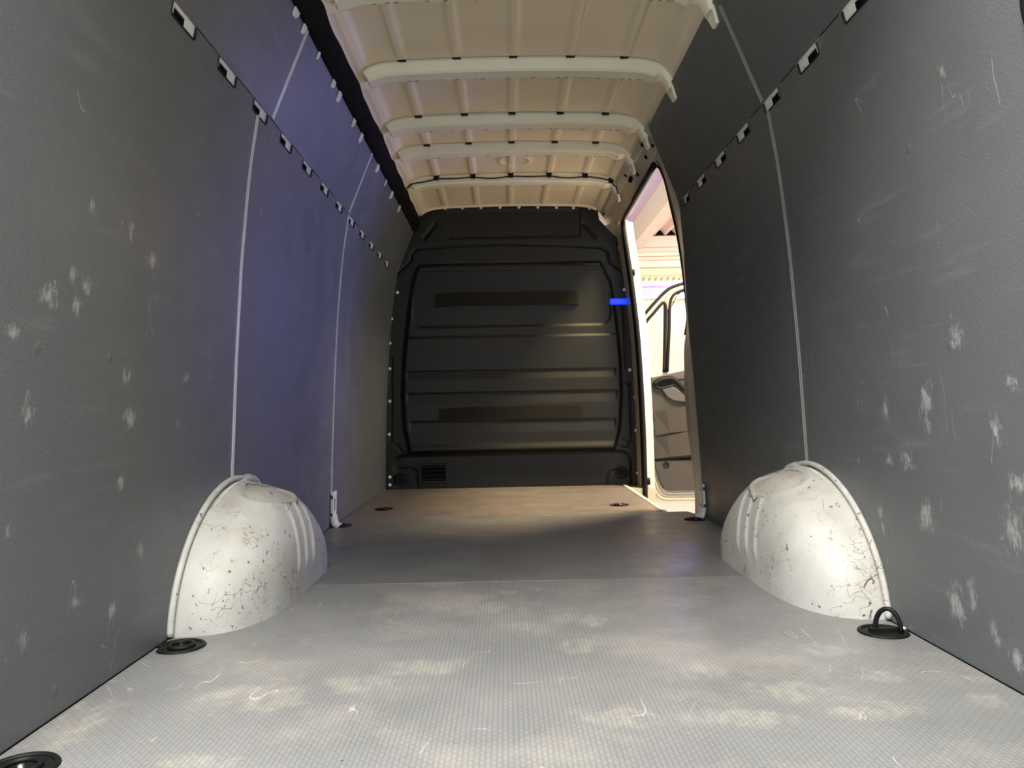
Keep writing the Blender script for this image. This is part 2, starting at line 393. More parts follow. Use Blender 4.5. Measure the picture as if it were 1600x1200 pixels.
JZ = {-1: 1.485, 1: 1.503}                            # height of the joint between lower and upper lining
def eye_ys(side):
    k = range(-2, 11) if side < 0 else range(-1, 6)
    return [2.055 + 0.2785 * i for i in k] if side < 0 else [2.065 + 0.286 * i for i in k]
EL, EH = 0.132, 0.034
def panel(name, side, y0, y1, z0, z1, mat, wall, notches=(), edge=None):
    ys = set([y0, y1] + list(np.linspace(y0, y1, 9)))
    for n in notches:
        for e in (n - EL / 2, n + EL / 2):
            if y0 < e < y1: ys.add(e)
    ys = sorted(ys); zs = list(np.linspace(z0, z1, 22))
    if notches: zs = [z for z in zs if z < z1 - EH - 0.01] + [z1 - EH, z1]
    v = []; f = []
    for z in zs:
        for y in ys:
            yy = y if edge is None or y < y1 - 0.25 else y + (edge(z) - y1) * (y - (y1 - 0.25)) / 0.25
            v.append((side * xw(z), yy, z))
    k = len(ys)
    for j in range(len(zs) - 1):
        for i in range(k - 1):
            ym = (ys[i] + ys[i + 1]) / 2
            if notches and zs[j] >= z1 - EH - 1e-6 and any(abs(ym - n) < EL / 2 for n in notches): continue
            q = (j * k + i, j * k + i + 1, (j + 1) * k + i + 1, (j + 1) * k + i)
            f.append(q if side < 0 else q[::-1])
    me = bpy.data.meshes.new(name); me.from_pydata(v, [], f); me.update()
    o = link(name, me, mat, wall, True); solid(o, 0.010, -1)
    e = o.modifiers.new('edges', 'EDGE_SPLIT'); e.split_angle = math.radians(50)
    return o
def seam(side, y, z0, z1, wall, mat, w=0.013):
    zs = list(np.linspace(z0, z1, 24)); mb = MB()
    prof = [(-0.5, 0.0), (-0.5, 0.003), (-0.15, 0.0045), (-0.08, 0.0018), (0.08, 0.0018), (0.15, 0.0045), (0.5, 0.003), (0.5, 0.0)]
    for a, b in zip(prof[:-1], prof[1:]):
        mb.strip([(side * (xw(z) - a[1]), y + a[0] * w, z) for z in zs], [(side * (xw(z) - b[1]), y + b[0] * w, z) for z in zs])
    mb.build('seam_strip', mat, wall, True)
SL1, SL2 = 2.316, 3.645
UL1, UL2 = 2.445, 3.645
SR1, UR1 = 2.395, 2.415
def redge(z): return float(np.interp(z, [0, 0.97, 1.2, 1.54, 1.77, 1.85], [3.72, 3.775, 3.72, 3.60, 3.59, 3.57]))
en = eye_ys(-1); er = eye_ys(1); G = 0.0025
for y0, y1 in ((Y0, SL1 - G), (SL1 + G, SL2 - G), (SL2 + G, YB)):
    panel('lining_panel', -1, y0, y1, 0.001, JZ[-1] - 0.002, M['lining_left'], wl, en)
for y0, y1 in ((Y0, UL1 - G), (UL1 + G, UL2 - G), (UL2 + G, YB)):
    panel('upper_lining_panel', -1, y0, y1, JZ[-1] + 0.002, 1.86, M['lining_left'], wl)
panel('lining_panel', 1, Y0, SR1 - G, 0.001, JZ[1] - 0.002, M['lining_right'], wr, er)
panel('lining_panel', 1, SR1 + G, 3.72, 0.001, JZ[1] - 0.002, M['lining_right'], wr, er, redge)
panel('upper_lining_panel', 1, Y0, UR1 - G, JZ[1] + 0.002, 1.856, M['lining_right'], wr)
panel('upper_lining_panel', 1, UR1 + G, 3.60, JZ[1] + 0.002, 1.856, M['lining_right'], wr, (), redge)
seam(-1, SL1, 0.30, JZ[-1] - 0.035, wl, M['strip_light'], 0.017)
seam(-1, SL2, 0.12, JZ[-1] - 0.003, wl, M['strip_light'], 0.020)
seam(-1, UL1, JZ[-1] + 0.003, 1.78, wl, M['strip_light'], 0.018)
seam(-1, UL2, JZ[-1] + 0.003, 1.78, wl, M['strip_light'], 0.020)
seam(1, SR1, 0.30, JZ[1] - 0.036, wr, M['strip_grey'], 0.017)
seam(1, UR1, JZ[1] + 0.003, 1.82, wr, M['strip_grey'], 0.018)

def lashing_eye(side, y, wall):
    z1 = JZ[side]; z0 = z1 - EH; zc0, zc1 = z0 + 0.007, z1 - 0.006; ya, yb = y - 0.046, y + 0.018
    X = lambda z, d: side * (xw(z) + d)
    o4 = [(y - 0.085, z0 - 0.012), (y + 0.085, z0 - 0.012), (y + 0.085, z1 + 0.006), (y - 0.085, z1 + 0.006)]
    i4 = [(ya, zc0), (yb, zc0), (yb, zc1), (ya, zc1)]
    mb = MB()
    v = [(X(z, 0.005), yy, z) for yy, z in o4] + [(X(z, 0.005), yy, z) for yy, z in i4] + [(X(z, 0.009), yy, z) for yy, z in i4]
    mb.add(v, [(0,1,5,4),(1,2,6,5),(2,3,7,6),(3,0,4,7),(4,5,9,8),(5,6,10,9),(6,7,11,10),(7,4,8,11)])
    p = mb.build('lashing_eye', M['body_white'], wall)
    h = MB().add([(X(z, 0.0085), yy, z) for yy, z in i4] + [(X(z, 0.05), yy, z) for yy, z in i4], [(0,1,2,3),(4,5,6,7),(0,1,5,4),(1,2,6,5),(2,3,7,6),(3,0,4,7)])
    h.build('slot', M['dark'], p)
    # black outline standing in for the shadow along the cut-out edge
    r = MB(); t = 0.0035
    ring = [(y - EL/2, z1 - 0.002), (y - EL/2, z0 + 0.006), (y - EL/2 + 0.008, z0), (y + EL/2 - 0.008, z0), (y + EL/2, z0 + 0.006), (y + EL/2, z1 - 0.002)]
    r.tube([(X(z, 0.0005), yy, z) for yy, z in ring], 0.0030, 6)
    r.build('rim', M['rubber'], p)
for y in en: lashing_eye(-1, y, wl)
for y in er: lashing_eye(1, y, wr)
# oval black grommet at the very rear of the right wall, silver bolt at the foot of it
a = [Vector((xw(1.2 + 0.10 * math.sin(t)) - 0.002, 1.163 + 0.09 * math.cos(t), 1.2 + 0.10 * math.sin(t))) for t in np.linspace(0, 2 * math.pi, 33)[:-1]]
MB().tube(a, 0.012, 8, True).build('grommet', M['rubber'], wr, True)
mesh('grommet_cap', a, [tuple(range(len(a)))], M['dark'], wr)
q = PW(1420, 985, 1)
MB().lathe([(0, -0.020), (0.004, -0.019), (0.0075, -0.014), (0.0075, -0.006), (0.005, -0.004), (0.005, 0.012)], (q.x, q.y, q.z + 0.004), 'X', 12).build('bolt', M['steel'], wr, True)

# ------------------------------------------------------------------ ceiling
def zr(x): t = x / 0.64; return 1.957 - 0.018 * t * t - 0.065 * abs(t) ** 14
BOWS = [1.98, 2.49, 3.105, 3.69, 4.09, 4.64]
BX = [-0.60, -0.447, -0.227, 0.0, 0.230, 0.447, 0.60]
def sm(a, b, x):
    t = np.clip((x - a) / (b - a), 0, 1); return t * t * (3 - 2 * t)
nx, ny = 176, 300
xs = np.linspace(-0.66, 0.66, nx + 1); ys = np.linspace(Y0, YB + 0.02, ny + 1)
XX, YY = np.meshgrid(xs, ys)
ZZ = np.vectorize(zr)(XX)
edges = [Y0 - 0.1] + BOWS + [YB + 0.06]
for a, b in zip(edges[:-1], edges[1:]):
    for i, bx in enumerate(BX):
        along = sm(a + 0.055, a + 0.085, YY) * (1 - sm(b - 0.10, b - 0.06, YY))
        ac = 1 - sm(0.011, 0.026, np.abs(XX - bx))
        ZZ -= 0.011 * along * ac
d = np.sqrt((XX - 0.02) ** 2 + ((YY - 4.34)) ** 2)
ZZ -= 0.010 * np.exp(-((d - 0.085) / 0.014) ** 2)
ce = mesh('ceiling', np.stack([XX, YY, ZZ], -1).reshape(-1, 3), [(j*(nx+1)+i, j*(nx+1)+i+1, (j+1)*(nx+1)+i+1, (j+1)*(nx+1)+i) for j in range(ny) for i in range(nx)], M['roof'], None, True)
tag(ce, kind='structure')
mb = MB(); us = list(np.linspace(-0.72, 0.72, 17))
mb.strip([(x, Y0, zr(min(abs(x), 0.66)) + 0.05 - max(0, abs(x) - 0.6)) for x in us], [(x, 5.5, zr(min(abs(x), 0.66)) + 0.05 - max(0, abs(x) - 0.6)) for x in us])
mb.build('roof_skin', M['pillar'], ce, True)

# roof bows: pressed hat sections, open holes along the far flange, ends turned down
ordn = ['rearmost', 'second', 'third', 'fourth', 'fifth', 'sixth']
blab = ['rearmost pale roof bow, out above the top edge of view',
        'pale roof bow crossing the very top edge of the picture',
        'pale grey roof bow with long clean band, second from the top',
        'narrower grey roof bow just behind the top of the sliding door opening, third from top',
        'pale roof bow fourth from the top, just above the round embossing in the roof',
        'foremost roof bow carrying the thin black cable, nearest the bulkhead']
def bow_path():
    p = [(x, zr(x) - 0.002) for x in np.linspace(-0.585, 0.585, 79)]
    r = [(0.606, 1.918), (0.628, 1.900), (0.645, 1.868), (0.653, 1.836)]
    return [(-0.606, 1.908)] + p + r
def make_bow(k, yc):
    path = bow_path(); n = len(path)
    prof = [(-0.062, 0.0), (-0.052, -0.004), (-0.045, -0.040), (-0.036, -0.047), (0.006, -0.047), (0.024, -0.047), (0.036, -0.046), (0.042, -0.043), (0.048, -0.012), (0.058, -0.004)]
    v = []; f = []
    for i, (x, z) in enumerate(path):
        a = Vector(path[max(i - 1, 0)]); b = Vector(path[min(i + 1, n - 1)]); t = (b - a).normalized(); nrm = Vector((-t.y, t.x))
        e = max(0.0, (abs(x) - 0.585) / 0.083); sc = 1.0 - 0.40 * e; dp = 1.0 - 0.55 * min(1, e * 1.2)
        for py, pz in prof:
            wob = 0.003 * math.sin(i * 0.9) if py > 0.02 and py < 0.04 else 0
            v.append((x + nrm.x * pz * dp, yc + (py + wob) * sc, z + nrm.y * pz * dp))
    m_ = len(prof)
    hole = {8, 11, 13, 20, 24, 29, 31, 38, 45, 52, 54, 59, 63, 70, 72, 75}
    big = {74, 75}
    for i in range(n - 1):
        for j in range(m_ - 1):
            if (i in hole and j == 5) or (i in big and j in (5, 6)) or (i in hole and i % 3 == 2 and j == 6): continue
            f.append((i * m_ + j, i * m_ + j + 1, (i + 1) * m_ + j + 1, (i + 1) * m_ + j))
    root = empty('roof_bow', (0, yc, zr(0) - 0.05), blab[k], 'roof beam', 'roof bows across the ceiling')
    o = mesh('bow_pressing', v, f, M['bow'], root, True)
    e = o.modifiers.new('edges', 'EDGE_SPLIT'); e.split_angle = math.radians(35)
    # dark pads stand in for the shaded gaps where roof beads meet the bow
    for bx in BX[1:-1]:
        MB().box(bx - 0.017, bx + 0.017, yc - 0.070, yc - 0.054, zr(bx) - (0.005 if k == 2 else 0.010), zr(bx) - 0.001).build('gap_shade_pad', M['rubber'], root)
    for s in (1,):
        MB().add([(s * 0.636, yc - 0.038, 1.840), (s * 0.636, yc + 0.034, 1.840), (s * 0.655, yc + 0.020, 1.792), (s * 0.655, yc - 0.020, 1.792),
                  (s * 0.648, yc - 0.038, 1.842), (s * 0.648, yc + 0.034, 1.842), (s * 0.665, yc + 0.020, 1.794), (s * 0.665, yc - 0.020, 1.794)],
                 [(0,1,2,3),(4,5,6,7),(0,1,5,4),(1,2,6,5),(2,3,7,6),(3,0,4,7)]).build('end_foot', M['bow'], root)
    return root
for k, y in enumerate(BOWS):
    if k: make_bow(k, y)
MB().tube([(x, YB - 0.035, zr(x) - 0.010) for x in np.linspace(-0.62, 0.60, 40)], 0.013, 8).build('front_flange', M['roof'], ce, True)

# thin black cable clipped along the foremost bow
cb = empty('roof_cable', (-0.1, 4.57, 1.92), 'thin black cable clipped along the foremost roof bow', 'cable')
ck = [-0.66, -0.60] + BX[1:-1] + [0.60, 0.66]
pts = []
for i in range(len(ck) - 1):
    for t in np.linspace(0, 1, 7)[:-1]:
        x = ck[i] + (ck[i + 1] - ck[i]) * t
        pts.append((x, 4.562, zr(min(abs(x), .62)) - 0.024 - 0.012 * math.sin(math.pi * t) * (1 if i % 2 else 0.4) - (0.05 if abs(x) > 0.63 else 0)))
MB().tube(pts, 0.0042, 6).build('cable_run', M['rubber'], cb, True)
for bx in BX[1:]:
    MB().box(bx - 0.014, bx + 0.014, 4.553, 4.571, zr(bx) - 0.032, zr(bx) - 0.006).build('cable_clip', M['rubber'], cb)

# ------------------------------------------------------------------ black foam covered duct along the left roof corner
dt = empty('cable_duct', (-0.65, 3.2, 1.80), 'bumpy black duct running along the left roof corner above the lining', 'duct')
def duct(u, v):
    y = Y0 + (YB - 0.03 - Y0) * v
    bump_ = sum(math.exp(-((y - b) / 0.05) ** 2) for b in BOWS) * 0.016 + 0.006 * math.sin(y * 9.0) + 0.004 * math.sin(y * 23 + 1)
    cx, cz = -0.656, 1.826; th = 2 * math.pi * u
    ex, ez = 0.045 * math.cos(th), 0.030 * math.sin(th)
    ca, sa = 0.375, 0.927
    r = 1.0 + bump_ * 14 * max(0, math.cos(th)) * 0.8
    ex *= r
    return (cx + ex * ca + ez * sa * 1.0 * (1 if True else 0), y, cz + ex * sa * 1.25 - ez * ca)
MB().grid(duct, 16, 260).build('duct_cover', M['channel'], dt, True)
for px, py, L in ((463,15,.06),(475,42,.04),(498,82,.025),(521,128,.05),(529,150,.05),(552,190,.05),(563,215,.05),(589,262,.06),(602,284,.03),(611,304,.06),(623,325,.05)):
    p = PW(px, py, -1)
    z0 = p.z - 0.024; z1 = p.z + 0.016; L *= 0.8; y = p.y
    MB().prism([(-xw(zz) + 0.0015, yy, zz) for yy, zz in ((y - L/2, z1), (y - L/2 + 0.004, z0 + 0.006), (y - L/4, z0), (y + L/4, z0 + 0.002), (y + L/2 - 0.003, z0 + 0.009), (y + L/2, z1))], (0.006, 0, 0.003)).build('white_body_slot', M['body_white'], dt)  # white body metal showing in slots between duct and lining

# ------------------------------------------------------------------ bulkhead (front wall of the load space)
LO = [P(x, y, YB) for x, y in ((640,319),(632,345),(625,379),(614,435),(610,460),(605,518),(603,560),(603,640),(602,700),(602,768))]
RO = [P(x, y, YB) for x, y in ((930,318),(934,329),(936,343),(950,358),(970,377),(974,397),(981,433),(984,456),(989,491),(993,529),(997,600),(1000,680),(1001,768))]
zt, zb = 1.962, -0.012
lz = [p.z for p in LO][::-1]; lx = [p.x for p in LO][::-1]; rz = [p.z for p in RO][::-1]; rx = [p.x for p in RO][::-1]
nu, nv = 300, 330
zz = np.linspace(zb, zt, nv + 1)
xl = np.interp(zz, lz, lx); xr = np.interp(zz, rz, rx)
U = np.linspace(0, 1, nu + 1)
BX_ = xl[:, None] + (xr - xl)[:, None] * U[None, :]; BZ_ = np.repeat(zz[:, None], nu + 1, 1)
top = np.interp(BX_[-1], [-0.66, 0, 0.66], [1, 1, 1])
# the top edge follows the roof curve
zcap = np.vectorize(lambda x: zr(x) + 0.004)(np.clip(BX_, -0.65, 0.65)); BZ_ = np.minimum(BZ_, zcap)
def B2(px, py): p = P(px, py, YB); return (p.x, p.z)
def segd(path):
    d = np.full(BX_.shape, 9.0)
    for (a, b), (c, e) in zip(path[:-1], path[1:]):
        L2 = (c - a) ** 2 + (e - b) ** 2 + 1e-12
        t = np.clip(((BX_ - a) * (c - a) + (BZ_ - b) * (e - b)) / L2, 0, 1)
        d = np.minimum(d, np.hypot(BX_ - a - t * (c - a), BZ_ - b - t * (e - b)))
    return d
def groove(pxs, depth, w): return -depth * np.exp(-(segd([B2(*p) for p in pxs]) / w) ** 2)
def rrect(x0, y0, x1, y1, r):                        # signed distance to a rounded rectangle given in picture corners
    a = B2(x0, y1); b = B2(x1, y0); cx, cz = (a[0] + b[0]) / 2, (a[1] + b[1]) / 2; hx, hz = (b[0] - a[0]) / 2 - r, (b[1] - a[1]) / 2 - r
    qx = np.abs(BX_ - cx) - hx; qz = np.abs(BZ_ - cz) - hz
    return np.hypot(np.maximum(qx, 0), np.maximum(qz, 0)) + np.minimum(np.maximum(qx, qz), 0) - r
H = np.zeros(BX_.shape)
# main body swells towards the load space inside its curved outline
bl = [B2(*p) for p in ((652,412),(642,440),(634,500),(628,560),(626,620),(629,670),(636,702))]
brr = [B2(*p) for p in ((942,412),(956,440),(966,500),(972,560),(974,620),(971,670),(963,702))]
xl2 = np.interp(BZ_, [p[1] for p in bl][::-1], [p[0] for p in bl][::-1]); xr2 = np.interp(BZ_, [p[1] for p in brr][::-1], [p[0] for p in brr][::-1])
ztop = B2(800, 410)[1]; zlow = B2(800, 704)[1]
body = sm(0.0, 0.035, BX_ - xl2) * sm(0.0, 0.035, xr2 - BX_) * sm(0, 0.02, ztop - BZ_) * sm(-0.01, 0.012, BZ_ - zlow)
H += 0.026 * body
H += 0.012 * body * sm(-0.012, 0.0, B2(800, 527)[1] - BZ_)       # shelf line below the upper field
H += -0.010 * body * (1 - sm(-0.012, 0.008, rrect(645, 420, 952, 513, 0.075)))
for y0, y1, x0, x1 in ((579,592,636,963), (613,630,636,964), (657,675,640,961)):
    zt_, zb_ = B2(800, y0)[1], B2(800, y1)[1]; xa, xb = B2(x0, 620)[0], B2(x1, 620)[0]
    prof = np.clip((BZ_ - zb_) / (zt_ - zb_), 0, 1) * (1 - sm(zt_ - 0.002, zt_ + 0.006, BZ_))
    H += -0.013 * prof * sm(0, 0.010, BX_ - xa) * sm(0, 0.010, xb - BX_)
low = 1 - sm(-0.018, 0.012, rrect(616, 704, 986, 800, 0.075))
H += -0.022 * low
H += 0.014 * (1 - sm(0.0, 0.05, np.abs(BZ_ - B2(800, 704)[1] - 0.015))) * body
up = [(600,447),(614,433),(641,408),(643,397),(650,389),(720,383),(800,381),(880,383),(937,386),(948,392),(953,410),(986,432)]
H += groove(up, 0.011, 0.007)
H += groove([(652,416),(700,413),(800,411),(900,413),(936,416)], 0.005, 0.010)
H += -0.009 * (1 - sm(-0.008, 0.006, rrect(700, 326, 906, 373, 0.02)))
H += -0.011 * np.exp(-(segd([B2(662,372), B2(680,350)]) / 0.013) ** 2) - 0.011 * np.exp(-(segd([B2(912,350), B2(930,369)]) / 0.013) ** 2)
for p in ([(612,560),(611,600)], [(612,605),(611,690)], [(975,495),(978,575),(985,577)], [(984,598),(988,690)], [(984,600),(978,598)], [(972,470),(975,495)],
          [(622,733),(643,733),(650,738),(651,760)], [(948,760),(950,742),(955,736),(978,734)], [(619,695),(628,706)], [(974,686),(983,688),(982,698),(972,697)]):
    H += groove(p, 0.009, 0.006)
H[:, 0] = 0; H[:, -1] = 0
wf = mesh('wall_front', np.stack([BX_, YB - H, BZ_], -1).reshape(-1, 3), [(j*(nu+1)+i, j*(nu+1)+i+1, (j+1)*(nu+1)+i+1, (j+1)*(nu+1)+i) for j in range(nv) for i in range(nu)], M['bulkhead'], None, True)
tag(wf, kind='structure')
MB().strip([(a - 0.01, YB + 0.07, z) for a, z in zip(xl, zz)], [(a + 0.012, YB + 0.07, z) for a, z in zip(xr, zz)]).build('backing_sheet', M['body_dark'], wf)
rv = bpy.data.meshes.new('rivet'); tmp = MB().lathe([(0.0, -0.006), (0.006, -0.005), (0.0095, -0.002), (0.0115, 0.004)], (0, 0, 0), 'Y', 10)
rv.from_pydata(tmp.v, [], tmp.f); rv.materials.append(M['rivet'])
for p in rv.polygons: p.use_smooth = True
for cx, cy in ((200,104),(257,101),(316,99),(381,98),(447,97),(513,96),(578,96),(643,97),(702,98),(758,100),(118,153),(100,246),(90,315),(90,393),(70,485),(64,569),(64,658),
               (64,771),(62,886),(64,1035),(64,1062),(863,238),(876,303),(879,383),(899,474),(908,558),(912,646),(917,758),(920,872),(926,1020),(898,662)):
    p = P(580 + cx * 0.45, 280 + cy * 0.45, YB - 0.004)
    o = bpy.data.objects.new('rivet', rv); C.objects.link(o); o.parent = wf; o.location = p
# vent grille low on the left
vx0, vz1 = B2(657, 727); vx1, vz0 = B2(697, 752)
yv = YB + 0.020
vg = MB().box(vx0 - .012, vx1 + .012, yv - .018, yv, vz1 - .004, vz1 + .010).box(vx0 - .012, vx1 + .012, yv - .018, yv, vz0 - .010, vz0 + .004).box(vx0 - .012, vx0 + .004, yv - .018, yv, vz0, vz1).box(vx1 - .004, vx1 + .012, yv - .018, yv, vz0, vz1).build('vent_frame', M['bulkhead'], wf)
bevel(vg, 0.003)
MB().box(vx0, vx1, yv - .003, yv + .001, vz0, vz1).build('vent_opening', M['dark'], wf)
for k in range(4):
    z = vz0 + (vz1 - vz0) * (k + 0.5) / 4
    MB().prism([(vx0, yv - .016, z + .004), (vx0, yv - .004, z + .010), (vx0, yv - .002, z + .006), (vx0, yv - .014, z - .004)], (vx1 - vx0, 0, 0)).build('vent_slat', M['bulkhead'], wf)

def foam(px0, py0, px1, py1, arc, label):
    a = B2(px0, py1); b = B2(px1, py0); mb = MB(); n = 24
    T = []; Bm = []
    for i in range(n + 1):
        t = i / n; x = a[0] + (b[0] - a[0]) * t; dz = arc * math.sin(math.pi * t) + 0.004 * math.sin(t * 9)
        Bm.append((x, a[1] + dz)); T.append((x, b[1] + dz))
    y0, y1 = YB - 0.040, YB - 0.014
    mb.strip([(x, y0, z) for x, z in Bm], [(x, y0, z) for x, z in T]); mb.strip([(x, y1, z) for x, z in Bm], [(x, y1, z) for x, z in T])
    mb.strip([(x, y0, z) for x, z in T], [(x, y1, z) for x, z in T]); mb.strip([(x, y0, z) for x, z in Bm], [(x, y1, z) for x, z in Bm])
    mb.add([(Bm[0][0], y0, Bm[0][1]), (Bm[0][0], y1, Bm[0][1]), (T[0][0], y1, T[0][1]), (T[0][0], y0, T[0][1])], [(0,1,2,3)])
    mb.add([(Bm[-1][0], y0, Bm[-1][1]), (Bm[-1][0], y1, Bm[-1][1]), (T[-1][0], y1, T[-1][1]), (T[-1][0], y0, T[-1][1])], [(0,1,2,3)])
    tag(mb.build('padding_strip', M['foam'], None, False, (0, y1, a[1])), label, 'padding', 'brown padding strips on the bulkhead')
foam(681, 457, 902, 481, 0.012, 'upper dark brown padding strip inside the embossed field of the black bulkhead')
foam(687, 635, 908, 658, 0.012, 'lower dark brown padding strip between the ribs of the black bulkhead')
# small blue marker lamp at the right edge of the bulkhead
bl_ = empty('marker_lamp', P(967, 471, YB - 0.02), 'small glowing blue marker lamp on the right edge of the bulkhead', 'lamp')
p = P(967, 471, YB - 0.03)
o = MB().box(p.x - .063, p.x + .063, YB - .034, YB - .012, p.z - .022, p.z + .022).build('lamp_lens', M['blue'], bl_); bevel(o, 0.010, 3)
o = MB().box(p.x - .060, p.x + .060, YB - .013, YB + .004, p.z - .019, p.z + .019).build('lamp_base', M['black'], bl_)

# ------------------------------------------------------------------ sliding door opening on the right
d1 = empty('door_1', (0.9, 4.5, 0.0), kind='structure')
post = smoothpath([P(x, y, 5.12) for x, y in ((973,343),(976,368),(981,400),(986,434),(991,474),(996,518),(1000,570),(1004,640),(1007,720),(1009,808))], 5)
hA = P(1022, 258, 3.80); hB = P(973, 343, 5.12)
head = [hA + (hB - hA) * t for t in np.linspace(0, 1, 14)]
cp = [P(x, y, yy) for (x, y), yy in zip(((1024,258),(1033,264),(1041,286),(1050,325),(1059,365),(1067,415),(1073,470),(1075,500),(1069,540),(1069,580),(1070,620),(1074,670),(1080,715),(1085,760),(1086,812)), (3.80,3.81,3.85,3.89,3.94,3.99,4.04,4.08,4.08,4.08,4.08,4.08,4.08,4.05,4.0))]
rear = smoothpath(cp, 5)
MB().tube(head[:-1] + post, 0.017, 8).build('rubber_seal', M['rubber'], d1, True)
MB().tube(rear[:int(len(rear) * 0.55)], 0.010, 8).build('rear_seal', M['rubber'], d1, True)
# front post: inner flange from the bulkhead edge to the seal, outer face beyond it
bedge = [Vector((float(np.interp(p.z, rz, rx)) - 0.004, YB - 0.012, p.z)) for p in post]
inner = [p + Vector((-0.014, 0.004, 0)) for p in post]
MB().strip(bedge, inner).build('post_flange', M['pillar'], d1, True)
o1 = [p + Vector((0.010, 0.012, 0)) for p in post]; o2 = [p + Vector((0.040, 0.035, 0)) for p in post]
o3 = [p + Vector((0.046, 0.055, 0)) for p in post]; o4 = [p + Vector((0.082, 0.085, 0)) for p in post]; o5 = [p + Vector((0.090, 0.22, 0)) for p in post]
MB().strip(o1, o2).strip(o2, o3).strip(o3, o4).strip(o4, o5).build('front_post', M['pillar'], d1, True)
MB().strip([p + Vector((-0.02, 0.02, 0)) for p in post], [p + Vector((-0.02, 0.3, 0)) for p in post]).build('post_back', M['pillar'], d1, True)
for px, py in ((989,426),(1013,752)):
    c = P(px, py, 5.13)
    MB().lathe([(0, -0.02), (0.018, -0.018), (0.024, -0.008), (0.024, 0.01)], c, 'X', 14).build('stop_buffer', M['rubber'], d1, True)
# roof rail above the opening, with punched holes
re = [Vector((0.632, y, 1.868)) for y in np.linspace(3.52, 5.29, 14)]
rm = [Vector((0.672 + 0.018 * t, 3.52 + (5.2 - 3.52) * t, 1.822 + 0.02 * t)) for t in np.linspace(0, 1, 14)]
hd = [hA + (hB - hA) * t + Vector((-0.012, 0, 0.012)) for t in np.linspace(-0.16, 1, 14)]
hd2 = [p + Vector((0.07, 0, 0.02)) for p in hd]
MB().strip(re, rm).strip(rm, hd).strip(hd, hd2).build('roof_rail', M['jamb_pale'], d1, True)
def onrail(px, py):
    d = ray(px, py); best = None
    for y in np.linspace(3.5, 5.25, 400):
        p = CAM + d * (y / d.y); t = (y - 3.52) / 1.68
        zl = [float(hd[0].z + (hd[-1].z - hd[0].z) * t), 1.822 + 0.02 * t, 1.868]; xl_ = [float(hd[0].x + (hd[-1].x - hd[0].x) * t), 0.672 + 0.018 * t, 0.632]
        e = p.x - float(np.interp(p.z, zl, xl_))
        if best is None or abs(e) < best[0]: best = (abs(e), p.copy())
    return best[1]
for px, py, r, el in ((1004,226,.011,1),(1021,227,.011,1),(1010,245,.012,1),(997,272,.011,1),(978,274,.011,1),(986,280,.014,2.6),(962,300,.010,1),(972,310,.012,1),(962,322,.012,1),(943,334,.012,1)):
    c = onrail(px, py)
    nrm = Vector((-0.75, -0.0, -0.66)); t1 = Vector((0, 1, 0)); t2 = nrm.cross(t1)
    n_ = 14; ring = [c + nrm * 0.003 + t1 * (r * 1.5 * el * math.cos(q)) + t2 * (r * math.sin(q)) for q in np.linspace(0, 2 * math.pi, n_ + 1)[:-1]]
    MB().prism(ring, nrm * 0.0015).build('punched_hole', M['dark'], d1)
# rear jamb between the lining edge and the opening
e1 = [Vector((xw(p.z) + 0.002, redge(p.z) + 0.004, p.z)) for p in rear]
e2 = [a + (b - a) * 0.55 + Vector((-0.004, 0, 0)) for a, b in zip(e1, rear)]
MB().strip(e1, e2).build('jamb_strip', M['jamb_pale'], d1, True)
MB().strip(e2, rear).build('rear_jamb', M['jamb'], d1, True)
MB().strip(rear, [p + Vector((0.10, 0.02, 0)) for p in rear]).build('jamb_return', M['jamb'], d1, True)
MB().box(0.90, 1.00, 3.86, 5.2, -0.36, -0.24).build('door_sill', M['pillar'], d1)

